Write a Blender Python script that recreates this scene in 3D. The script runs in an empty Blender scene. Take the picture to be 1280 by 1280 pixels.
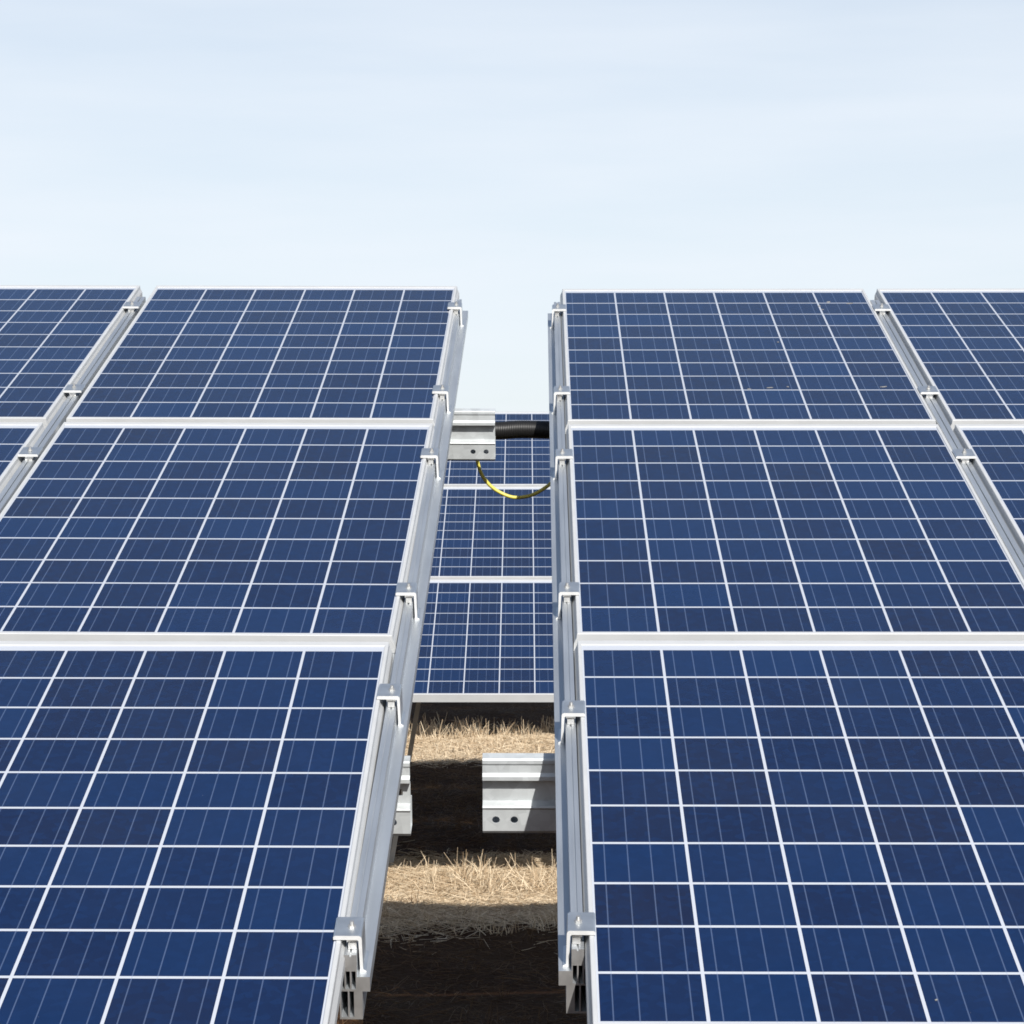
import bpy, bmesh, math, random
import numpy as np
from mathutils import Matrix, Vector

S = bpy.context.scene
COL = S.collection
random.seed(7)
RNG = np.random.default_rng(11)

# ------------------------------------------------------------------ camera
cam_data = bpy.data.cameras.new("camera")
cam = bpy.data.objects.new("camera", cam_data)
COL.objects.link(cam)
cam.location = (0, 0, 1.5)
cam.rotation_euler = (math.radians(90 + 0.707), 0, 0)
cam_data.sensor_width = 36
cam_data.lens = 36 * 3363.04 / 1280
cam_data.clip_start = 0.05
cam_data.clip_end = 5000
S.camera = cam

# ------------------------------------------------------------------ light
SUN = Vector((0.25, -1.0, 0.715)).normalized()
W = bpy.data.worlds.new("World")
S.world = W
W.use_nodes = True
wn, wl = W.node_tree.nodes, W.node_tree.links
wn.clear()
w_out = wn.new("ShaderNodeOutputWorld")
w_bg = wn.new("ShaderNodeBackground")
sky = wn.new("ShaderNodeTexSky")
sky.sky_type = 'NISHITA'
sky.sun_disc = False
sky.sun_elevation = math.asin(SUN.z)
sky.sun_rotation = math.atan2(SUN.x, SUN.y)
sky.altitude = 100
sky.air_density = 1.0
sky.dust_density = 1.0
sky.ozone_density = 1.2
w_bg.inputs[1].default_value = 0.09
# thin high cirrus streaks: a pale veil that only lifts the sky a little
w_tc = wn.new("ShaderNodeTexCoord")
w_map = wn.new("ShaderNodeMapping")
w_map.inputs['Scale'].default_value = (2.2, 2.2, 17)
w_map.inputs['Rotation'].default_value = (0.05, 0.12, 0.3)
w_no = wn.new("ShaderNodeTexNoise")
w_no.inputs['Scale'].default_value = 2.4
w_no.inputs['Detail'].default_value = 5
w_no.inputs['Roughness'].default_value = 0.5
w_rmp = wn.new("ShaderNodeMapRange")
w_rmp.inputs[1].default_value = 0.36
w_rmp.inputs[2].default_value = 0.74
w_rmp.inputs[3].default_value = 0.79
w_rmp.inputs[4].default_value = 1.0
w_mix = wn.new("ShaderNodeMix")
w_mix.data_type = 'RGBA'
w_mix.inputs[7].default_value = (7.75, 8.22, 8.85, 1)
wl.new(w_tc.outputs['Generated'], w_map.inputs[0])
wl.new(w_map.outputs[0], w_no.inputs['Vector'])
wl.new(w_no.outputs[0], w_rmp.inputs[0])
# the haze thickens towards the horizon
w_sep = wn.new("ShaderNodeSeparateXYZ")
w_hz = wn.new("ShaderNodeValToRGB")
el = w_hz.color_ramp.elements
el[0].position = 0.0; el[0].color = (0.93, 0.93, 0.93, 1)
el[1].position = 1.0; el[1].color = (0.04, 0.04, 0.04, 1)
for p_, c_ in ((0.10, 0.90), (0.21, 0.76), (0.34, 0.22), (0.48, 0.05)):
    e_ = el.new(p_); e_.color = (c_, c_, c_, 1)
w_mul = wn.new("ShaderNodeMath"); w_mul.operation = 'MULTIPLY'
wl.new(w_tc.outputs['Generated'], w_sep.inputs[0])
wl.new(w_sep.outputs[2], w_hz.inputs[0])
wl.new(w_hz.outputs[0], w_mul.inputs[0])
wl.new(w_rmp.outputs[0], w_mul.inputs[1])
wl.new(w_mul.outputs[0], w_mix.inputs[0])
wl.new(sky.outputs[0], w_mix.inputs[6])
wl.new(w_mix.outputs[2], w_bg.inputs[0])
wl.new(w_bg.outputs[0], w_out.inputs[0])

sun_data = bpy.data.lights.new("sun", 'SUN')
sun_data.energy = 4.5
sun_data.angle = math.radians(0.53)
sun_data.color = (1.0, 0.965, 0.91)
sun = bpy.data.objects.new("sun", sun_data)
COL.objects.link(sun)
sun.location = (5, -12, 12)
sun.rotation_euler = SUN.to_track_quat('Z', 'Y').to_euler()

S.view_settings.view_transform = 'Standard'
S.view_settings.look = 'None'
S.view_settings.exposure = 0.35
S.view_settings.gamma = 1
S.cycles.filter_width = 1.7
S.cycles.max_bounces = 8

# ------------------------------------------------------------------ materials
def new_mat(name):
    m = bpy.data.materials.new(name)
    m.use_nodes = True
    nt = m.node_tree
    return m, nt, nt.nodes["Principled BSDF"]

def N(nt, typ, **kw):
    n = nt.nodes.new(typ)
    for k, v in kw.items():
        if k == 'op':
            n.operation = v
        else:
            n.inputs[int(k[1:])].default_value = v
    return n

def math_node(nt, op, a, b=None, c=None):
    n = nt.nodes.new("ShaderNodeMath")
    n.operation = op
    for i, v in enumerate((a, b, c)):
        if v is None:
            continue
        if hasattr(v, 'is_output'):
            nt.links.new(v, n.inputs[i])
        else:
            n.inputs[i].default_value = v
    return n.outputs[0]

def mix_rgb(nt, fac, a, b):
    n = nt.nodes.new("ShaderNodeMix")
    n.data_type = 'RGBA'
    for i, v in ((0, fac), (6, a), (7, b)):
        if hasattr(v, 'is_output'):
            nt.links.new(v, n.inputs[i])
        else:
            n.inputs[i].default_value = v
    return n.outputs[2]

def metal(name, col, metallic, rough, var=0.10, scale=9.0, spots=0.0, streak=(1, 1, 1)):
    m, nt, b = new_mat(name)
    tc = nt.nodes.new("ShaderNodeTexCoord")
    mp = nt.nodes.new("ShaderNodeMapping")
    mp.inputs['Scale'].default_value = streak
    nt.links.new(tc.outputs['Object'], mp.inputs[0])
    no = N(nt, "ShaderNodeTexNoise")
    no.inputs['Scale'].default_value = scale
    no.inputs['Detail'].default_value = 6
    nt.links.new(mp.outputs[0], no.inputs['Vector'])
    dark = tuple(c * (1 - var) for c in col) + (1,)
    lite = tuple(min(1, c * (1 + var)) for c in col) + (1,)
    rm = nt.nodes.new("ShaderNodeMapRange")
    rm.inputs[1].default_value = 0.3
    rm.inputs[2].default_value = 0.7
    nt.links.new(no.outputs[0], rm.inputs[0])
    colr = mix_rgb(nt, rm.outputs[0], dark, lite)
    if spots:
        vo = nt.nodes.new("ShaderNodeTexVoronoi")
        vo.inputs['Scale'].default_value = 55
        nt.links.new(tc.outputs['Object'], vo.inputs['Vector'])
        sp = math_node(nt, 'MULTIPLY', vo.outputs['Color'], spots)
        colr = mix_rgb(nt, sp, colr, tuple(c * 0.6 for c in col) + (1,))
    nt.links.new(colr, b.inputs['Base Color'])
    b.inputs['Metallic'].default_value = metallic
    r2 = nt.nodes.new("ShaderNodeMapRange")
    r2.inputs[3].default_value = rough - 0.06
    r2.inputs[4].default_value = rough + 0.1
    nt.links.new(no.outputs[0], r2.inputs[0])
    nt.links.new(r2.outputs[0], b.inputs['Roughness'])
    return m

M_FRAME = metal("anodised_frame", (0.50, 0.505, 0.505), 0.0, 0.45, 0.04, 14)
M_RAIL = metal("mill_aluminium", (0.60, 0.63, 0.655), 0.74, 0.37, 0.08, 6, streak=(8, 0.6, 8))
M_CLAMP = metal("clamp_aluminium", (0.60, 0.63, 0.65), 0.80, 0.34, 0.08, 40)
M_SAWN = metal("sawn_aluminium", (0.64, 0.64, 0.63), 0.0, 0.5, 0.06, 60)
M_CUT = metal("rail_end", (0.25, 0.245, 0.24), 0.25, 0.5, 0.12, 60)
M_BOLT = metal("stainless_bolt", (0.60, 0.585, 0.56), 0.75, 0.34, 0.1, 60)
M_GALV = metal("galvanised_steel", (0.56, 0.59, 0.60), 0.15, 0.44, 0.13, 13, spots=0.5)
M_POST = metal("galvanised_post", (0.42, 0.42, 0.41), 0.3, 0.55, 0.12, 9, spots=0.3)

P = 0.97 / 6            # cell pitch

def cell_material():
    m, nt, b = new_mat("polycrystalline_cells")
    L = nt.links
    tc = nt.nodes.new("ShaderNodeTexCoord")
    sep = nt.nodes.new("ShaderNodeSeparateXYZ")
    L.new(tc.outputs['Object'], sep.inputs[0])
    oi = nt.nodes.new("ShaderNodeObjectInfo")
    gx = math_node(nt, 'ADD', math_node(nt, 'DIVIDE', sep.outputs[0], P), 3.0)
    gy = math_node(nt, 'ADD', math_node(nt, 'DIVIDE', sep.outputs[1], P), 5.0)
    ix, iy = math_node(nt, 'FLOOR', gx), math_node(nt, 'FLOOR', gy)
    fx, fy = math_node(nt, 'SUBTRACT', gx, ix), math_node(nt, 'SUBTRACT', gy, iy)
    hx, hy = 0.0170, 0.0245
    dx = math_node(nt, 'ABSOLUTE', math_node(nt, 'SUBTRACT', fx, 0.5))
    dy = math_node(nt, 'ABSOLUTE', math_node(nt, 'SUBTRACT', fy, 0.5))
    inx = math_node(nt, 'LESS_THAN', dx, 0.5 - hx)
    iny = math_node(nt, 'LESS_THAN', dy, 0.5 - hy)
    r1 = math_node(nt, 'LESS_THAN', math_node(nt, 'ABSOLUTE', math_node(nt, 'SUBTRACT', gy, 5.0)), 5.0)
    r2 = math_node(nt, 'LESS_THAN', math_node(nt, 'ABSOLUTE', math_node(nt, 'SUBTRACT', gx, 3.0)), 3.0)
    incell = math_node(nt, 'MULTIPLY', math_node(nt, 'MULTIPLY', inx, iny), math_node(nt, 'MULTIPLY', r1, r2))
    # four silver busbars per cell, running across the gaps of a string as tin ribbons
    bx = math_node(nt, 'FRACT', math_node(nt, 'MULTIPLY', math_node(nt, 'DIVIDE', math_node(nt, 'SUBTRACT', fx, hx), 1 - 2 * hx), 4.0))
    bus = math_node(nt, 'LESS_THAN', math_node(nt, 'ABSOLUTE', math_node(nt, 'SUBTRACT', bx, 0.5)), 0.027)
    bus = math_node(nt, 'MULTIPLY', bus, math_node(nt, 'MULTIPLY', inx, math_node(nt, 'MULTIPLY', r1, r2)))
    # per cell tone
    cv = nt.nodes.new("ShaderNodeCombineXYZ")
    L.new(ix, cv.inputs[0]); L.new(iy, cv.inputs[1])
    L.new(math_node(nt, 'MULTIPLY', oi.outputs['Random'], 97.0), cv.inputs[2])
    wn_ = nt.nodes.new("ShaderNodeTexWhiteNoise")
    wn_.noise_dimensions = '3D'
    L.new(cv.outputs[0], wn_.inputs['Vector'])
    sc = nt.nodes.new("ShaderNodeSeparateColor")
    L.new(wn_.outputs['Color'], sc.inputs[0])
    c1 = mix_rgb(nt, sc.outputs[0], (0.0010, 0.0085, 0.043, 1), (0.0012, 0.0190, 0.078, 1))
    c2 = mix_rgb(nt, math_node(nt, 'MULTIPLY', math_node(nt, 'POWER', sc.outputs[1], 2.0), 0.65), c1, (0.0056, 0.0092, 0.032, 1))
    # crystal grain
    vo = nt.nodes.new("ShaderNodeTexVoronoi")
    vo.inputs['Scale'].default_value = 70
    L.new(tc.outputs['Object'], vo.inputs['Vector'])
    vs = nt.nodes.new("ShaderNodeSeparateColor")
    L.new(vo.outputs['Color'], vs.inputs[0])
    c3 = mix_rgb(nt, math_node(nt, 'MULTIPLY', math_node(nt, 'POWER', vs.outputs[0], 2.0), 0.42), c2, (0.003, 0.024, 0.095, 1))
    no = nt.nodes.new("ShaderNodeTexNoise")
    no.inputs['Scale'].default_value = 7
    no.inputs['Detail'].default_value = 4
    L.new(tc.outputs['Object'], no.inputs['Vector'])
    c3 = mix_rgb(nt, math_node(nt, 'MULTIPLY', no.outputs[0], 0.25), c3, (0.004, 0.011, 0.042, 1))
    base = mix_rgb(nt, incell, (0.50, 0.525, 0.575, 1), c3)
    base = mix_rgb(nt, math_node(nt, 'MULTIPLY', bus, math_node(nt, 'MULTIPLY_ADD', incell, 0.06, 0.22)), base,
                   (0.20, 0.27, 0.43, 1))
    # dust film
    du = nt.nodes.new("ShaderNodeTexNoise")
    du.inputs['Scale'].default_value = 3.1
    du.inputs['Detail'].default_value = 8
    du.inputs['Roughness'].default_value = 0.62
    L.new(tc.outputs['Object'], du.inputs['Vector'])
    dr = nt.nodes.new("ShaderNodeMapRange")
    dr.inputs[1].default_value = 0.3; dr.inputs[2].default_value = 0.8
    dr.inputs[3].default_value = 0.001; dr.inputs[4].default_value = 0.010
    L.new(du.outputs[0], dr.inputs[0])
    base = mix_rgb(nt, dr.outputs[0], base, (0.46, 0.42, 0.36, 1))
    sv = nt.nodes.new("ShaderNodeTexVoronoi")
    sv.inputs['Scale'].default_value = 14
    L.new(tc.outputs['Object'], sv.inputs['Vector'])
    ss = nt.nodes.new("ShaderNodeSeparateColor")
    L.new(sv.outputs['Color'], ss.inputs[0])
    rad = math_node(nt, 'MULTIPLY', math_node(nt, 'POWER', ss.outputs[0], 9.0), 0.036)
    speck = math_node(nt, 'MULTIPLY', math_node(nt, 'LESS_THAN', sv.outputs['Distance'], rad), 0.22)
    base = mix_rgb(nt, speck, base, (0.42, 0.40, 0.35, 1))
    L.new(base, b.inputs['Base Color'])
    b.inputs['Roughness'].default_value = 0.55
    b.inputs['Specular IOR Level'].default_value = 0.04
    b.inputs['Coat Weight'].default_value = 1.0
    b.inputs['Coat IOR'].default_value = 1.33
    rr = nt.nodes.new("ShaderNodeMapRange")
    rr.inputs[3].default_value = 0.07; rr.inputs[4].default_value = 0.16
    L.new(du.outputs[0], rr.inputs[0])
    L.new(rr.outputs[0], b.inputs['Coat Roughness'])
    return m

M_CELL = cell_material()
m, nt, b = new_mat("white_backsheet")
b.inputs['Base Color'].default_value = (0.74, 0.75, 0.76, 1); b.inputs['Roughness'].default_value = 0.5
M_BACK = m
m, nt, b = new_mat("black_plastic")
b.inputs['Base Color'].default_value = (0.012, 0.0115, 0.011, 1); b.inputs['Roughness'].default_value = 0.42
M_BLACK = m

def cable_material():
    m, nt, b = new_mat("green_yellow_sheath")
    tc = nt.nodes.new("ShaderNodeTexCoord")
    no = nt.nodes.new("ShaderNodeTexNoise")
    no.inputs['Scale'].default_value = 18
    nt.links.new(tc.outputs['Object'], no.inputs['Vector'])
    c = mix_rgb(nt, no.outputs[0], (0.60, 0.53, 0.075, 1), (0.74, 0.65, 0.12, 1))
    nt.links.new(c, b.inputs['Base Color'])
    b.inputs['Roughness'].default_value = 0.4
    return m
M_CABLE = cable_material()

def ground_material():
    m, nt, b = new_mat("stubble_soil")
    L = nt.links
    tc = nt.nodes.new("ShaderNodeTexCoord")
    n1 = nt.nodes.new("ShaderNodeTexNoise"); n1.inputs['Scale'].default_value = 1.6; n1.inputs['Detail'].default_value = 9
    n2 = nt.nodes.new("ShaderNodeTexNoise"); n2.inputs['Scale'].default_value = 38; n2.inputs['Detail'].default_value = 6
    mp = nt.nodes.new("ShaderNodeMapping"); mp.inputs['Scale'].default_value = (60, 16, 30); mp.inputs['Rotation'].default_value = (0, 0, 0.5)
    n3 = nt.nodes.new("ShaderNodeTexNoise"); n3.inputs['Scale'].default_value = 2.0; n3.inputs['Detail'].default_value = 8; n3.inputs['Distortion'].default_value = 1.4
    L.new(tc.outputs['Object'], n1.inputs['Vector']); L.new(tc.outputs['Object'], n2.inputs['Vector'])
    L.new(tc.outputs['Object'], mp.inputs[0]); L.new(mp.outputs[0], n3.inputs['Vector'])
    soil = mix_rgb(nt, n2.outputs[0], (0.016, 0.0060, 0.0022, 1), (0.070, 0.030, 0.0115, 1))
    straw = mix_rgb(nt, n3.outputs[0], (0.030, 0.014, 0.006, 1), (0.095, 0.050, 0.022, 1))
    f = nt.nodes.new("ShaderNodeMapRange")
    f.inputs[1].default_value = 0.38; f.inputs[2].default_value = 0.60
    f.inputs[3].default_value = 0.05; f.inputs[4].default_value = 0.6
    L.new(n1.outputs[0], f.inputs[0])
    L.new(mix_rgb(nt, f.outputs[0], soil, straw), b.inputs['Base Color'])
    b.inputs['Roughness'].default_value = 0.95
    b.inputs['Specular IOR Level'].default_value = 0.1
    bp = nt.nodes.new("ShaderNodeBump")
    bp.inputs['Strength'].default_value = 0.9; bp.inputs['Distance'].default_value = 0.05
    L.new(n2.outputs[0], bp.inputs['Height']); L.new(bp.outputs[0], b.inputs['Normal'])
    return m
M_GROUND = ground_material()

def straw_material(name, c0, c1):
    m, nt, b = new_mat(name)
    L = nt.links
    g = nt.nodes.new("ShaderNodeNewGeometry")
    c = mix_rgb(nt, g.outputs['Random Per Island'], c0, c1)
    L.new(c, b.inputs['Base Color'])
    b.inputs['Roughness'].default_value = 0.6
    b.inputs['Specular IOR Level'].default_value = 0.25
    return m
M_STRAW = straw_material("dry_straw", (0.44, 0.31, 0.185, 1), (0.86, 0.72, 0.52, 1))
M_SHADE_STRAW = straw_material("shaded_straw", (0.055, 0.027, 0.011, 1), (0.20, 0.115, 0.055, 1))  # darker copy of the straw, with the ground's shade put into its colour

# ------------------------------------------------------------------ mesh helpers
def mesh_from(name, verts, faces, mats, smooth=False, mat_idx=None):
    me = bpy.data.meshes.new(name)
    me.from_pydata([tuple(v) for v in verts], [], faces)
    for mm in (mats if isinstance(mats, (list, tuple)) else [mats]):
        me.materials.append(mm)
    if mat_idx:
        me.polygons.foreach_set('material_index', mat_idx)
    if smooth:
        me.polygons.foreach_set('use_smooth', [True] * len(me.polygons))
    me.update()
    bm = bmesh.new(); bm.from_mesh(me)
    bmesh.ops.recalc_face_normals(bm, faces=bm.faces)
    bm.to_mesh(me); bm.free()
    return me

def obj(name, me, parent=None, mat=None):
    o = bpy.data.objects.new(name, me)
    COL.objects.link(o)
    if parent is not None:
        o.parent = parent
    if mat is not None:
        o.matrix_basis = mat
    return o

class MB:
    """collects boxes, prisms and tubes for ONE mesh"""
    def __init__(s):
        s.v, s.f, s.mi = [], [], []
    def add(s, verts, faces, mi=0):
        o = len(s.v)
        s.v += [tuple(v) for v in verts]
        s.f += [tuple(i + o for i in f) for f in faces]
        s.mi += [mi] * len(faces)
    def box(s, x0, x1, y0, y1, z0, z1, mi=0):
        v = [(x, y, z) for z in (z0, z1) for y in (y0, y1) for x in (x0, x1)]
        s.add(v, [(0, 2, 3, 1), (4, 5, 7, 6), (0, 1, 5, 4), (2, 6, 7, 3), (0, 4, 6, 2), (1, 3, 7, 5)], mi)
    def prism(s, poly, axis, a0, a1, mi=0):
        """poly: (p, q) points; axis 'x' -> (a,p,q); 'y' -> (p,a,q); 'z' -> (p,q,a)"""
        n = len(poly)
        mk = {'x': lambda p, a: (a, p[0], p[1]), 'y': lambda p, a: (p[0], a, p[1]), 'z': lambda p, a: (p[0], p[1], a)}[axis]
        v = [mk(p, a0) for p in poly] + [mk(p, a1) for p in poly]
        f = [tuple(range(n)), tuple(range(2 * n - 1, n - 1, -1))] + [(i, (i + 1) % n, n + (i + 1) % n, n + i) for i in range(n)]
        s.add(v, f, mi)
    def build(s, name, mats, smooth=False):
        return mesh_from(name, s.v, s.f, mats, smooth, s.mi)

def strip(path, t):
    """closed outline of a sheet of thickness t along an open polyline (p,q), offset to its left"""
    pts = [Vector(p) for p in path]
    off = []
    for i, p in enumerate(pts):
        a = (pts[i] - pts[i - 1]).normalized() if i > 0 else None
        c = (pts[i + 1] - pts[i]).normalized() if i < len(pts) - 1 else None
        a = a or c; c = c or a
        na, nc = Vector((-a.y, a.x)), Vector((-c.y, c.x))
        nn = (na + nc).normalized()
        off.append(p + nn * (t / max(0.4, nn.dot(na))))
    return [tuple(p) for p in pts] + [tuple(p) for p in reversed(off)]

def strip_mesh(mb, path, t, axis, a0, a1):
    """sheet metal: extruded quads (avoids concave n-gons)"""
    n = len(path)
    o = strip(path, t)
    inner, outer = o[:n], list(reversed(o[n:]))
    for i in range(n - 1):
        pass
    mk = {'x': lambda p, a: (a, p[0], p[1]), 'y': lambda p, a: (p[0], a, p[1])}[axis]
    v = []
    for a in (a0, a1):
        v += [mk(p, a) for p in inner] + [mk(p, a) for p in outer]
    f = []
    for i in range(n - 1):
        f.append((i, i + 1, n + i + 1, n + i))
        f.append((2 * n + i, 3 * n + i, 3 * n + i + 1, 2 * n + i + 1))
        f.append((i, 2 * n + i, 2 * n + i + 1, i + 1))
        f.append((n + i, n + i + 1, 3 * n + i + 1, 3 * n + i))
    f.append((0, n, 3 * n, 2 * n))
    f.append((n - 1, 3 * n - 1, 4 * n - 1, 2 * n - 1))
    mb.add(v, f)

def plate_with_holes(outline, holes, t):
    """flat plate in XZ (y = 0 .. t) with holes cut right through -> (verts, faces)"""
    bm = bmesh.new()
    edges = []
    for loop in [outline] + holes:
        vs = [bm.verts.new((p[0], 0, p[1])) for p in loop]
        for i in range(len(vs)):
            edges.append(bm.edges.new((vs[i], vs[(i + 1) % len(vs)])))
    bmesh.ops.triangle_fill(bm, use_beauty=True, use_dissolve=False, edges=edges)
    r = bmesh.ops.extrude_face_region(bm, geom=list(bm.faces))
    for g in r['geom']:
        if isinstance(g, bmesh.types.BMVert):
            g.co.y += t
    bm.verts.index_update()
    v = [tuple(x.co) for x in bm.verts]
    f = [tuple(x.index for x in fc.verts) for fc in bm.faces]
    bm.free()
    return v, f

def circle(cx, cy, r, n=20):
    return [(cx + r * math.cos(2 * math.pi * i / n), cy + r * math.sin(2 * math.pi * i / n)) for i in range(n)]

def tube(mb, path, rad, seg=12, cap=True):
    """round tube along points; rad may be a list"""
    n = len(path)
    pts = [Vector(p) for p in path]
    rs = rad if isinstance(rad, (list, tuple)) else [rad] * n
    v, f = [], []
    up = Vector((0, 0, 1))
    for i in range(n):
        t = (pts[min(i + 1, n - 1)] - pts[max(i - 1, 0)]).normalized()
        a = t.cross(up)
        if a.length < 1e-3:
            a = t.cross(Vector((0, 1, 0)))
        a.normalize(); bb = a.cross(t)
        for k in range(seg):
            an = 2 * math.pi * k / seg
            v.append(pts[i] + (a * math.cos(an) + bb * math.sin(an)) * rs[i])
    for i in range(n - 1):
        for k in range(seg):
            f.append((i * seg + k, i * seg + (k + 1) % seg, (i + 1) * seg + (k + 1) % seg, (i + 1) * seg + k))
    if cap:
        f.append(tuple(range(seg)))
        f.append(tuple(range((n - 1) * seg, n * seg))[::-1])
    mb.add(v, f)

def tag(o, label=None, cat=None, group=None, kind=None):
    for k, v in (('label', label), ('category', cat), ('group', group), ('kind', kind)):
        if v:
            o[k] = v
    return o

def empty(name, mat):
    o = bpy.data.objects.new(name, None)
    o.empty_display_size = 0.1
    COL.objects.link(o)
    o.matrix_basis = mat
    return o

# ------------------------------------------------------------------ ground
def height(x, y):
    return -0.15 + (0.016 * np.sin(1.7 * x + 0.6 * y + 0.5) + 0.014 * np.sin(2.9 * y - 0.8 * x)
            + 0.010 * np.sin(4.1 * x - 2.3 * y + 1.1) + 0.008 * np.sin(6.7 * x + 5.1 * y))

def near_w(x, y):
    d = np.maximum(np.maximum(np.abs(x) - 6.5, 0), np.maximum(np.abs(y - 14) - 15, 0))
    return np.clip(1 - d / 1.5, 0, 1)

xs = np.concatenate([[-1500, -400, -100, -30, -14], np.arange(-8, 8.01, 0.12), [14, 30, 100, 400, 1500]])
ys = np.concatenate([[-400, -100, -30, -8], np.arange(-2, 30.01, 0.12), [36, 50, 100, 300, 900, 3000]])
gxx, gyy = np.meshgrid(xs, ys)
gz = -0.15 + (height(gxx, gyy) + 0.15) * near_w(gxx, gyy)
gv = np.stack([gxx.ravel(), gyy.ravel(), gz.ravel()], 1)
nx = len(xs)
gf = [(j * nx + i, j * nx + i + 1, (j + 1) * nx + i + 1, (j + 1) * nx + i) for j in range(len(ys) - 1) for i in range(nx - 1)]
ground = obj("ground", mesh_from("ground", gv, gf, M_GROUND, True))
tag(ground, "dry brown field soil under the solar panels", "ground", kind="structure")

# ------------------------------------------------------------------ dry stubble
def straw_blades(n, xr, yr, lmin, lmax, stand, wid):
    x = RNG.uniform(*xr, n); y = RNG.uniform(*yr, n) + RNG.normal(0, 0.28, n) * (0 if stand else 1)
    if stand:      # clumps in drilled rows
        cl = RNG.integers(0, max(1, n // 5), n)
        cx = RNG.uniform(*xr, max(1, n // 5)); cy = RNG.uniform(*yr, max(1, n // 5))
        x = cx[cl] + RNG.normal(0, 0.022, n); y = cy[cl] + RNG.normal(0, 0.022, n)
    z = height(x, y)
    L = RNG.uniform(lmin, lmax, n)
    az = RNG.uniform(0, 2 * np.pi, n)
    el = RNG.uniform(np.radians(38), np.radians(88), n) if stand else RNG.uniform(0, np.radians(17), n)
    d = np.stack([np.cos(az) * np.cos(el), np.sin(az) * np.cos(el), np.sin(el)], 1)
    bend = RNG.normal(0, 0.12, (n, 3)) * L[:, None]
    p0 = np.stack([x, y, z - (0.006 if stand else -0.004)], 1)
    p1 = p0 + d * (L * 0.5)[:, None] + bend * 0.35
    p2 = p0 + d * L[:, None] - np.array([0, 0, 1]) * (L * (0.06 if stand else 0.0))[:, None]
    p1[:, 2] = np.maximum(p1[:, 2], height(p1[:, 0], p1[:, 1]) + 0.003)
    p2[:, 2] = np.maximum(p2[:, 2], height(p2[:, 0], p2[:, 1]) + 0.003)
    w = RNG.uniform(0.6, 1.3, n) * wid
    s = np.cross(d, RNG.normal(0, 1, (n, 3)) + np.array([0, 0, 0.2]))
    s /= np.linalg.norm(s, axis=1)[:, None]
    t = np.cross(d, s)
    ws, wt = s * w[:, None] * 0.5, t * w[:, None] * 0.5
    # a bent three-sided stalk: 3 rings of 3
    rings = []
    for p, k in ((p0, 1.0), (p1, 0.95), (p2, 0.55)):
        rings += [p + ws * k, p - ws * 0.5 * k + wt * 0.87 * k, p - ws * 0.5 * k - wt * 0.87 * k]
    V = np.stack(rings, 1)
    q = []
    for r in (0, 3):
        for k in range(3):
            q.append((r + k, r + (k + 1) % 3, r + 3 + (k + 1) % 3, r + 3 + k))
    return V.reshape(-1, 3), np.array(q), n

def straw_object(name, mat, label, specs):
    vs, fs, off = [], [], 0
    for spec in specs:
        V, q, n = straw_blades(*spec)
        vs.append(V)
        fs.append((q[None, :, :] + (np.arange(n) * 9)[:, None, None] + off).reshape(-1, 4))
        off += len(V)
    V = np.concatenate(vs); F = np.concatenate(fs)
    me = bpy.data.meshes.new(name)
    me.vertices.add(len(V)); me.vertices.foreach_set('co', V.ravel().astype(np.float32))
    me.loops.add(F.size); me.loops.foreach_set('vertex_index', F.ravel().astype(np.int32))
    me.polygons.add(len(F))
    me.polygons.foreach_set('loop_start', np.arange(0, F.size, 4, dtype=np.int32))
    me.polygons.foreach_set('loop_total', np.full(len(F), 4, dtype=np.int32))
    me.materials.append(mat)
    me.update(calc_edges=True); me.validate()
    tag(obj(name, me), label, "straw", kind="stuff")

straw_object("dry_stubble", M_STRAW, "pale dry straw laid thick along the sunlit strips of ground below the gap", (  # dense pale straw only where sun lands, painting the lit strips brighter
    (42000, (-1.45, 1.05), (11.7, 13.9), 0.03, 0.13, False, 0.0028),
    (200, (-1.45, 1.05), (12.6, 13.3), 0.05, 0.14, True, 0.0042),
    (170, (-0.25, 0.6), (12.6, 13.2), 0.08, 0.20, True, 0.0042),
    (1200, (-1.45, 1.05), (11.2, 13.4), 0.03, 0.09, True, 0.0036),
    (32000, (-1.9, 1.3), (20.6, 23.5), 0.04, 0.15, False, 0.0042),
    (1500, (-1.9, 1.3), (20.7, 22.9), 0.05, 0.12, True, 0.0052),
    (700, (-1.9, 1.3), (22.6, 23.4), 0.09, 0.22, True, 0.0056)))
straw_object("shaded_stubble", M_SHADE_STRAW, "dark straw with shade put into its colour, between the sunlit strips", (  # sparse dark straw, mostly in the shaded bands, deepens their shade by colour
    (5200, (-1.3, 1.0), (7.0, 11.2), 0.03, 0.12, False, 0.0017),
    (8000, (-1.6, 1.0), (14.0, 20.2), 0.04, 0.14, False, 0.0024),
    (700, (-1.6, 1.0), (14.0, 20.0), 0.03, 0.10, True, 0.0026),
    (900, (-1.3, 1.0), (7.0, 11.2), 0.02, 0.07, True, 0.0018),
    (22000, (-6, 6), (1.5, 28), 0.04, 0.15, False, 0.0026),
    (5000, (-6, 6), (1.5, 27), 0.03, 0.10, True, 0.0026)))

# ------------------------------------------------------------------ tables: local X across, Y up the slope, Z off the glass
def frame_matrix(o, u, y, z):
    X = Vector(u).normalized(); Z = Vector(z).normalized()
    Y = Z.cross(X).normalized(); X = Y.cross(Z)
    return Matrix(((X.x, Y.x, Z.x, o[0]), (X.y, Y.y, Z.y, o[1]), (X.z, Y.z, Z.z, o[2]), (0, 0, 0, 1)))

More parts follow.
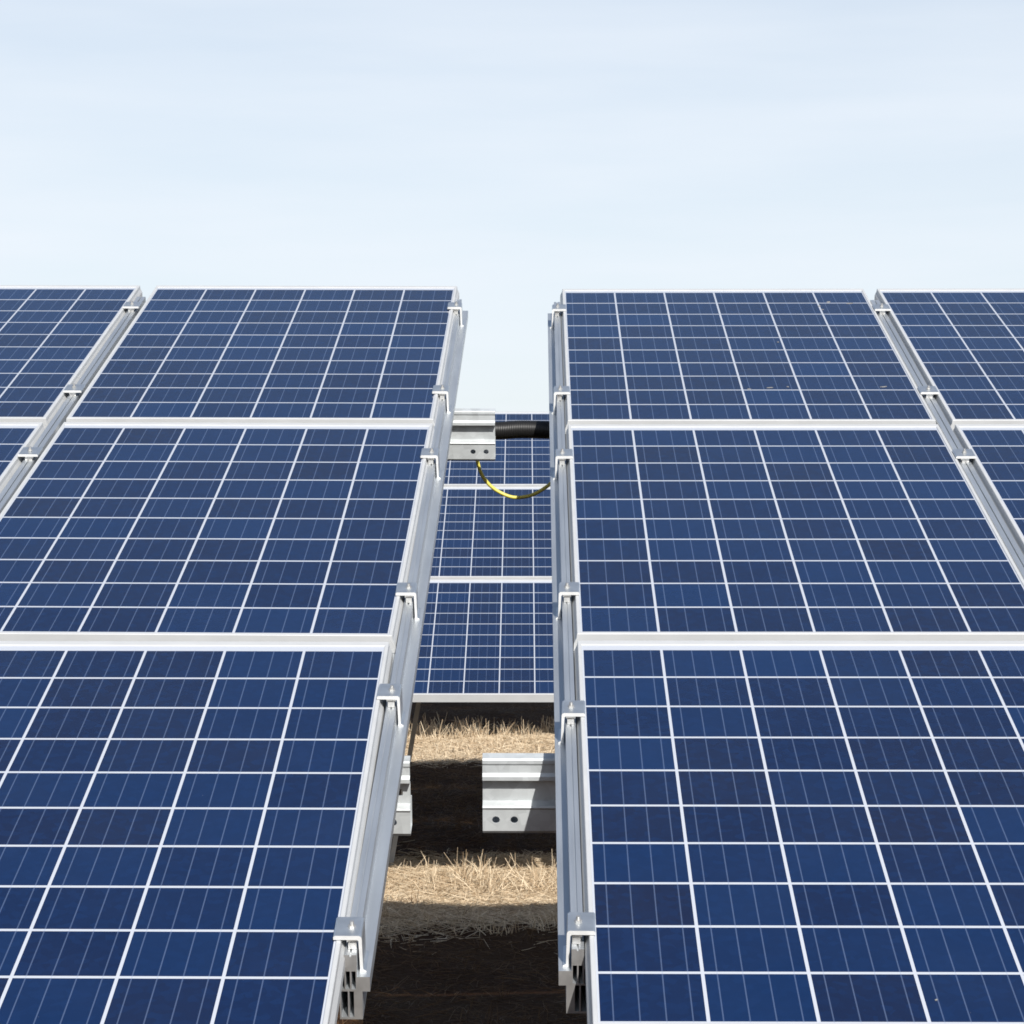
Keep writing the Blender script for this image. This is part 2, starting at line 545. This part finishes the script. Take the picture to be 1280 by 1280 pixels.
T_RIGHT = frame_matrix((0.6584, 8.7752, 2.3272), (0.99996, -0.00947, -8e-05), 0, (-0.00277, -0.3013, 0.95352))
T_LEFT = frame_matrix((-0.6794, 8.7708, 2.3365), (0.99985, -0.01664, -0.00378), 0, (-0.00147, -0.3044, 0.95254))
T_BACK = frame_matrix((-0.0367, 16.994, 2.3318), (0.99999, -0.00447, -1e-05), 0, (-0.00132, -0.29628, 0.9551))
T_FAR = Matrix.Translation((0.05, 9.55, 0.0)) @ T_BACK
STEP = 10 * P + 0.10597       # pitch of the panel rows up the slope

# ------------------------------------------------------------------ the panel
HX, TOP, BOT = 0.4935, 0.8083 + 0.049, 0.8083 + 0.015     # outer edges of the frame's top face

def panel_frame_mesh():
    def rect(xo, t, bt, z):
        return [(-xo, -bt, z), (xo, -bt, z), (xo, t, z), (-xo, t, z)]
    c = 0.0012
    loops = [rect(0.4855, TOP - 0.024, BOT - 0.012, -0.006),
             rect(0.4855, TOP - 0.024, BOT - 0.012, -c),
             rect(0.4855 + c, TOP - 0.024 + c, BOT - 0.012 + c, 0),
             rect(HX - c, TOP - c, BOT - c, 0),
             rect(HX, TOP, BOT, -c),
             rect(HX + 0.0010, TOP, BOT, -0.010),
             rect(HX + 0.0066, TOP, BOT, -0.022),
             rect(HX + 0.0070, TOP, BOT, -0.038),
             rect(HX - 0.020, TOP - 0.03, BOT - 0.03, -0.038),
             rect(HX - 0.020, TOP - 0.03, BOT - 0.03, -0.034),
             rect(HX - 0.002, TOP - 0.004, BOT - 0.004, -0.032),
             rect(HX - 0.002, TOP - 0.004, BOT - 0.004, -0.010),
             rect(0.4855, TOP - 0.024, BOT - 0.012, -0.010)]
    v = [p for l in loops for p in l]
    n = len(loops)
    f = []
    for i in range(n):
        j = (i + 1) % n
        for k in range(4):
            f.append((4 * i + k, 4 * i + (k + 1) % 4, 4 * j + (k + 1) % 4, 4 * j + k))
    return mesh_from("panel_frame", v, f, M_FRAME)

def panel_glass_mesh():
    mb = MB()
    x, t, bt = 0.4875, TOP - 0.022, BOT - 0.010
    mb.box(-x, x, -bt, t, -0.0062, -0.0022, 0)
    me = mb.build("panel_glass", [M_CELL, M_BACK])
    for p in me.polygons:
        if p.normal.z < -0.5:
            p.material_index = 1
    return me

def junction_box_mesh():
    mb = MB()
    mb.box(-0.055, 0.055, 0.66, 0.75, -0.030, -0.0063)
    mb.box(-0.04, 0.04, 0.652, 0.66, -0.026, -0.010)
    return mb.build("junction_box", M_BLACK)

ME_FRAME, ME_GLASS, ME_JBOX = panel_frame_mesh(), panel_glass_mesh(), junction_box_mesh()
panel_proto = None

def place_panel(T, u, row, label, group, du=0.0, th=0.0):
    global panel_proto
    v = row * STEP + 5 * P
    mat = T @ Matrix.Translation((u + du, -v, 0)) @ Matrix.Rotation(-th, 4, 'Z')
    if panel_proto is None:
        r = empty("solar_panel", mat)
        obj("frame", ME_FRAME, r)
        obj("glass", ME_GLASS, r)
        obj("junction_box", ME_JBOX, r)
        panel_proto = r
    else:
        r = panel_proto.copy(); COL.objects.link(r)
        r.matrix_basis = mat
        for ch in panel_proto.children:
            if ch.name.split('.')[0] in ('frame', 'glass', 'junction_box'):
                c = ch.copy(); COL.objects.link(c); c.parent = r
    tag(r, label, "solar panel", group)
    return r

ROWN = ("top", "middle", "bottom")
COLN = ("beside the gap", "second from the gap", "third from the gap")
GAP_R, GAP_L = 1.03212, 1.04207
JR = [(-0.0003, 0.0), (0.0003, -0.0002), (0.0, 0.0009)]
JL = [(0.0042, 0.0011), (-0.0006, 0.0046), (-0.0036, -0.0061)]
panels = {}
for c in range(3):
    for r in range(3):
        panels['R', c, r] = place_panel(T_RIGHT, c * GAP_R, r, "blue solar panel in the %s row of the right rack, %s" % (ROWN[r], COLN[c]),
                    "solar panels on the right rack", *JR[r])
for c in range(3):
    for r in range(3):
        panels['L', c, r] = place_panel(T_LEFT, -c * GAP_L, r, "blue solar panel in the %s row of the left rack, %s" % (ROWN[r], COLN[c]),
                    "solar panels on the left rack", *JL[r])
BACKN = {0: "seen through the gap", -1: "hidden left of the gap view", -2: "far left column", 1: "hidden right of the gap view", 2: "far right column"}
for c in (0, -1, 1, -2, 2):
    for r in range(3):
        place_panel(T_BACK, c * GAP_R, r, "solar panel in the %s row of the rear rack, %s" % (ROWN[r], BACKN[c]),
                    "solar panels on the rear rack")
FARN = {0: "middle column", -1: "left column", 1: "right column"}
for c in (0, -1, 1):
    for r in range(3):
        place_panel(T_FAR, c * GAP_R, r, "solar panel in the %s row of the hindmost rack, %s" % (ROWN[r], FARN[c]),
                    "solar panels on the hindmost rack")

# ------------------------------------------------------------------ rails, clamps, purlins, posts of a rack
V0, V1 = 0.075, 4.790       # rail span down the slope

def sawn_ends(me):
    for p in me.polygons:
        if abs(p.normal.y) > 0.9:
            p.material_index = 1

def rail_mesh(kind):
    """kind -1 / +1: end rail with its open ledge on that side; 0: rail between two columns"""
    mb = MB()
    y0, y1 = -V1, -V0
    def bx(a, b_, n0, n1, e=0.0):
        mb.box(a, b_, y0 + e, y1 - e, -n1, -n0)
    # raised middle channel with a shallow screw groove
    w = 0.0098 if kind else 0.0138
    top = 0.0170 if kind else 0.0110
    bx(-w, -0.0015, top, 0.0200); bx(0.0015, w, top, 0.0200)
    bx(-w, w, 0.0200, 0.0450)
    bx(-w, -w + 0.002, 0.0450, 0.0760); bx(w - 0.002, w, 0.0450, 0.0760)
    bx(-0.0012, 0.0012, 0.0450, 0.0760)
    for s in (-1, 1):
        if kind == s:
            bx(*sorted((s * w, s * 0.0300)), 0.0545, 0.0760)
        else:
            bx(*sorted((s * w, s * (w + 0.0025))), 0.0480, 0.0510)
            bx(*sorted((s * (w + 0.0025), s * 0.0300)), 0.0388, 0.0425)
            bx(*sorted((s * (w + 0.0025), s * (w + 0.0045))), 0.0425, 0.0510)
        if kind != s:
            bx(*sorted((s * 0.0275, s * 0.0300)), 0.0425, 0.0760)
    bx(-0.0300, 0.0300, 0.0760, 0.0795)
    # lower box
    walls = [(-0.0180, -0.0155), (-0.0012, 0.0012), (0.0155, 0.0180)]
    if kind:
        walls = [tuple(sorted((kind * a, kind * b_))) for a, b_ in ((-0.0180, -0.0155), (-0.0050, -0.0026), (0.0045, 0.0180))]
    for a, b_ in walls:
        bx(a, b_, 0.0795, 0.1245)
    bx(-0.0180, 0.0180, 0.1245, 0.1280)
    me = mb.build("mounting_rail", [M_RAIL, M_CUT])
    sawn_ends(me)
    return me

ME_RAIL = {k: rail_mesh(k) for k in (-1, 0, 1)}

def end_clamp_mesh(s):
    """top plate over the panel edge, leg and foot outside; s = outward side. origin: panel edge at the rail"""
    mb = MB()
    c = 0.0025
    out = [(-0.0085, 0.0012), (0.0285, 0.0012), (0.0308, -0.0005), (0.0328, -0.0480), (0.0322, -0.0515), (0.0322, -0.0543), (0.0425, -0.0543),
           (0.0425, -0.0518), (0.0375, -0.0490), (0.0362, 0.0030), (0.0352, 0.0062), (0.0322, 0.0082), (-0.0060, 0.0082), (-0.0085, 0.0060)]
    mb.prism([(s * a, b_) for a, b_ in out], 'y', 0.0, 0.068)
    me = mb.build("clamp", [M_CLAMP, M_SAWN])
    sawn_ends(me)
    return me

def mid_clamp_mesh():
    mb = MB()
    c = 0.002
    w = 0.0255
    mb.prism([(-w, 0.0012), (w, 0.0012), (w, 0.0050), (w - c, 0.0075), (-w + c, 0.0075), (-w, 0.0050)], 'y', 0.0, 0.068)
    mb.box(-0.0085, 0.0085, 0.006, 0.066, -0.0105, 0.0010)
    me = mb.build("clamp", [M_CLAMP, M_SAWN])
    sawn_ends(me)
    return me

def bolt_mesh():
    mb = MB()
    mb.prism(circle(0, 0, 0.0062, 6), 'z', 0.0082, 0.0120)
    mb.prism(circle(0, 0, 0.0034, 12), 'z', 0.0, 0.0185)
    mb.box(-0.0065, 0.0065, -0.0280, 0.0060, -0.0165, -0.0060)
    mb.box(-0.0090, 0.0090, -0.0240, 0.0060, -0.0060, 0.0011)
    return mb.build("bolt", M_BOLT)

ME_ENDCLAMP = {s: end_clamp_mesh(s) for s in (-1, 1)}
ME_MIDCLAMP, ME_BOLT = mid_clamp_mesh(), bolt_mesh()

def purlin_mesh(x0, x1, holes0, holes1, slot=None):
    """sigma profile; local y up the slope (front face at y=0 looks down the slope), z = -n from the top flange"""
    mb = MB()
    t = 0.003
    path = [(0.032, -0.012), (0.032, 0.0), (0.003, 0.0), (0.0, -0.003), (0.0, -0.010), (0.0025, -0.014), (0.0025, -0.030),
            (-0.0035, -0.036), (-0.0035, -0.044), (0.015, -0.050)]
    strip_mesh(mb, path, t, 'x', x0, x1)
    path2 = [(0.015, -0.0935), (-0.001, -0.0985), (-0.0030, -0.1020), (0.0, -0.107)]
    strip_mesh(mb, path2, t, 'x', x0, x1)
    path3 = [(0.0, -0.152), (0.004, -0.1580), (0.062, -0.160), (0.062, -0.096)]
    strip_mesh(mb, path3, t, 'x', x0, x1)
    hs = []
    for h in holes0:
        hs += [circle(x0 + h, -0.1285, 0.0075)]
    for h in holes1:
        hs += [circle(x1 - h, -0.1285, 0.0075)]
    v, f = plate_with_holes([(x0, -0.152), (x1, -0.152), (x1, -0.107), (x0, -0.107)], hs, t)
    mb.add(v, f)
    sl = []
    if slot:
        a, b_ = slot
        sl = [[(a, -0.0640), (a, -0.0785), (b_, -0.0785), (b_, -0.0640)]]
    v, f = plate_with_holes([(x0, -0.0935), (x1, -0.0935), (x1, -0.050), (x0, -0.050)], sl, t)
    mb.add([(p[0], p[1] + 0.015, p[2]) for p in v], f)
    return mb.build("purlin", M_GALV)

def post_mesh(h, lean=(0, 0), k=1.0):
    """C-section post, from the ground (z = -0.12) to z = h; lean = top offset"""
    path = [(0.014, 0.05), (0.0, 0.05), (0.0, -0.05), (0.014, -0.05)]
    path = [(0.050, 0.038), (0.050, 0.050), (0.0, 0.050), (0.0, -0.050), (0.050, -0.050), (0.050, -0.038)]
    path = [(a * k, b_ * k) for a, b_ in path]
    n = len(path)
    o = strip(path, 0.004 * k)
    inner, outer = o[:n], list(reversed(o[n:]))
    v = []
    for z, lx, ly in ((-0.30, 0, 0), (h, lean[0], lean[1])):
        v += [(p[0] + lx, p[1] + ly, z) for p in inner] + [(p[0] + lx, p[1] + ly, z) for p in outer]
    f = []
    for i in range(n - 1):
        f += [(i, i + 1, n + i + 1, n + i), (2 * n + i, 3 * n + i, 3 * n + i + 1, 2 * n + i + 1),
              (i, 2 * n + i, 2 * n + i + 1, i + 1), (n + i, n + i + 1, 3 * n + i + 1, 3 * n + i)]
    f += [(0, n, 3 * n, 2 * n), (n - 1, 3 * n - 1, 4 * n - 1, 2 * n - 1)]
    return mesh_from("post", v, f, M_POST)

CLAMP_V = {'R': (0.292, 1.356, 2.017, 3.107, 3.832, 4.777), 'L': (0.300, 1.364, 2.017, 3.103, 3.727, 4.774)}

VL, VU = 3.728, 1.065      # purlins down the slope

def make_rack(T, label, cvs, rails, low, up, posts, group, braces=()):
    """rails: (u, kind); low/up: purlin spans (x0, x1, end-hole lists, slot)"""
    base = T @ Vector((0, -2.4, 0))
    root = empty("mounting_rack", Matrix.Translation((base.x, base.y, -0.15)))
    tag(root, label, "mounting rack", group)
    A = root.matrix_basis.inverted() @ T
    for u, k in rails:
        obj("rail", ME_RAIL[k], root, A @ Matrix.Translation((u, 0, 0)))
        for cv in cvs:
            if k:
                ue = u - k * 0.0190
                c = obj("clamp", ME_ENDCLAMP[k], root, A @ Matrix.Translation((ue, -cv, 0)) @ Matrix.Rotation(random.uniform(-.02, .02), 4, 'Z'))
                obj("bolt", ME_BOLT, c, Matrix.Translation((k * 0.0185, 0.032, 0)) @ Matrix.Rotation(random.uniform(-0.12, 0.12), 4, 'Z'))
            else:
                c = obj("clamp", ME_MIDCLAMP, root, A @ Matrix.Translation((u, -cv, 0)))
                obj("bolt", ME_BOLT, c, Matrix.Translation((0, 0.032, 0)) @ Matrix.Rotation(random.uniform(-0.12, 0.12), 4, 'Z'))
    for v, (x0, x1, h0, h1, slot) in ((VL, low), (VU, up)):
        obj("purlin", purlin_mesh(x0, x1, h0, h1, slot), root, A @ Matrix.Translation((0, -v, -0.1282)) @ Matrix.Diagonal((1, 1, 0.95 if v == VU else 1, 1)))
    inv = root.matrix_basis.inverted()
    for u in posts:
        for v in (VL, VU):
            p = T @ Vector((u, -v + 0.034, -0.290))
            h = p.z
            obj("post", post_mesh(h), root, inv @ Matrix.Translation((p.x, p.y, 0)))
    for (ub, vb, ut, vt) in braces:
        pb = T @ Vector((ub, -vb, 0)); pt = T @ Vector((ut, -vt, -0.290))
        m2 = post_mesh(pt.z, (pt.x - pb.x, pt.y - pb.y), 0.46); m2.name = "brace"
        obj("brace", m2, root, inv @ Matrix.Translation((pb.x, pb.y, 0)))
    return root

make_rack(T_RIGHT, "aluminium rails, clamps and steel purlins under the solar panels right of the gap", CLAMP_V['R'],
          [(-0.5120, -1), (0.5160, 0), (0.5160 + GAP_R, 0), (2 * GAP_R + 0.512, 1)],
          (-0.683, 2 * GAP_R + 0.60, (0.026, 0.062), (), None), (-0.525, 2 * GAP_R + 0.60, (0.026,), (), None),
          (0.45, 2.0), "mounting racks in the front line")
make_rack(T_LEFT, "aluminium rails, clamps and steel purlins under the solar panels left of the gap", CLAMP_V['L'],
          [(0.5085, 1), (-0.5210, 0), (-0.5210 - GAP_L, 0), (-2 * GAP_L - 0.512, -1)],
          (-2 * GAP_L - 0.60, 0.543, (), (0.034, 0.070), (0.506, 0.528)), (-2 * GAP_L - 0.60, 0.648, (), (0.026, 0.064), None),
          (-0.45, -2.0), "mounting racks in the front line")
BX = [(-2.5 * GAP_R - 0.0, -1)] + [((c + 0.5) * GAP_R, 0) for c in range(-2, 2)] + [(2.5 * GAP_R, 1)]
BX[0] = (-2 * GAP_R - 0.512, -1); BX[-1] = (2 * GAP_R + 0.512, 1)
make_rack(T_BACK, "steel and aluminium rack of the rear panels, its slanting leg seen below them", CLAMP_V['R'], BX,
          (-2.7, 2.7, (), (), None), (-2.7, 2.7, (), (), None), (-1.9, 1.6), "mounting racks behind the front line",
          braces=((-0.600, 3.62, -0.385, 3.62),))
FX = [(-GAP_R - 0.512, -1), (-0.5 * GAP_R, 0), (0.5 * GAP_R, 0), (GAP_R + 0.512, 1)]
make_rack(T_FAR, "hindmost steel and aluminium rack hidden behind the rear panels", CLAMP_V['R'], FX,
          (-1.65, 1.65, (), (), None), (-1.65, 1.65, (), (), None), (-1.2, 1.2), "mounting racks behind the front line")

# ------------------------------------------------------------------ conduit and earth cable in the gap
mb = MB()
cpts, crad = [], []
ctrl = [(-0.30, 8.02, 1.858), (-0.16, 7.985, 1.844), (-0.047, 7.97, 1.8395), (0.024, 7.966, 1.843), (0.118, 7.966, 1.841), (0.24, 7.97, 1.836), (0.42, 7.99, 1.84)]
def catmull(ctrl, n):
    pts = [Vector(c) for c in ctrl]
    pts = [pts[0] * 2 - pts[1]] + pts + [pts[-1] * 2 - pts[-2]]
    out = []
    for i in range(1, len(pts) - 2):
        p0, p1, p2, p3 = pts[i - 1:i + 3]
        for k in range(n):
            t = k / n
            out.append(0.5 * ((2 * p1) + (p2 - p0) * t + (2 * p0 - 5 * p1 + 4 * p2 - p3) * t * t + (3 * p1 - p0 - 3 * p2 + p3) * t ** 3))
    out.append(pts[-2])
    return out
dense = catmull(ctrl, 120)
acc, last = 0.0, dense[0]
step = 0.0013
samples = []
for a, b2 in zip(dense[:-1], dense[1:]):
    L_ = (b2 - a).length
    while acc <= L_:
        samples.append(a.lerp(b2, acc / L_)); acc += step
    acc -= L_
for i, p in enumerate(samples):
    cpts.append(p)
    crad.append(0.0270 if i % 4 in (0, 1) else 0.0260)
tube(mb, cpts, crad, 24)
tag(obj("conduit", mb.build("conduit", M_BLACK, True)), "black corrugated conduit bridging the gap between the upper purlins", "conduit")

mb = MB()
kpts = catmull([(-0.128, 8.035, 1.84), (-0.118, 8.012, 1.790), (-0.105, 7.999, 1.757), (-0.095, 7.998, 1.722), (-0.079, 7.998, 1.693), (-0.048, 7.999, 1.664),
                (0.0, 7.999, 1.643), (0.048, 7.999, 1.646), (0.083, 7.999, 1.661), (0.119, 7.998, 1.687), (0.165, 8.01, 1.735), (0.22, 8.03, 1.79)], 10)
tube(mb, kpts, 0.0054, 12)
tag(obj("earth_cable", mb.build("earth_cable", M_CABLE, True)), "yellow earth cable sagging in the gap below the black conduit", "cable")

# ------------------------------------------------------------------ bird droppings on one panel
m, nt, b = new_mat("dried_dropping")
b.inputs['Base Color'].default_value = (0.24, 0.235, 0.22, 1); b.inputs['Roughness'].default_value = 0.9
def dropping(pn, x, y, size, el, rot):
    mb = MB()
    n = 14
    size *= 0.62
    k = [size * random.uniform(0.6, 1.2) for _ in range(n)]
    pts = []
    for i in range(n):
        a = 2 * math.pi * i / n
        px, py = k[i] * math.cos(a) * el, k[i] * math.sin(a)
        pts.append((px * math.cos(rot) - py * math.sin(rot), px * math.sin(rot) + py * math.cos(rot)))
    mb.prism(pts, 'z', -0.0021, -0.0012)
    obj("bird_dropping", mb.build("bird_dropping", m), pn, Matrix.Translation((x, y, 0)))
P0 = panels['R', 0, 0]
for x, y, s, el, ro in ((0.36, 0.66, 0.008, 2.6, 1.2), (0.325, 0.60, 0.006, 2.0, 1.3), (0.33, 0.55, 0.005, 1.5, 1.2), (0.425, 0.640, 0.008, 2.4, 0.4),
                        (0.40, -0.45, 0.007, 2.4, 0.3), (0.08, -0.46, 0.006, 2.6, 0.2), (0.13, -0.45, 0.005, 1.6, 2.0), (0.02, -0.475, 0.005, 2.0, 0.1),
                        (0.15, 0.10, 0.0045, 1.3, 0)):
    dropping(P0, x, y, s, el, ro)
P1 = panels['L', 1, 1]
dropping(P1, 0.365, 0.67, 0.009, 1.4, 0.4)
P2 = panels['R', 0, 2]
for x, y, s in ((0.02, -0.735, 0.0028), (0.20, -0.715, 0.0028)):
    dropping(P2, x, y, s, 1.5, 0.5)
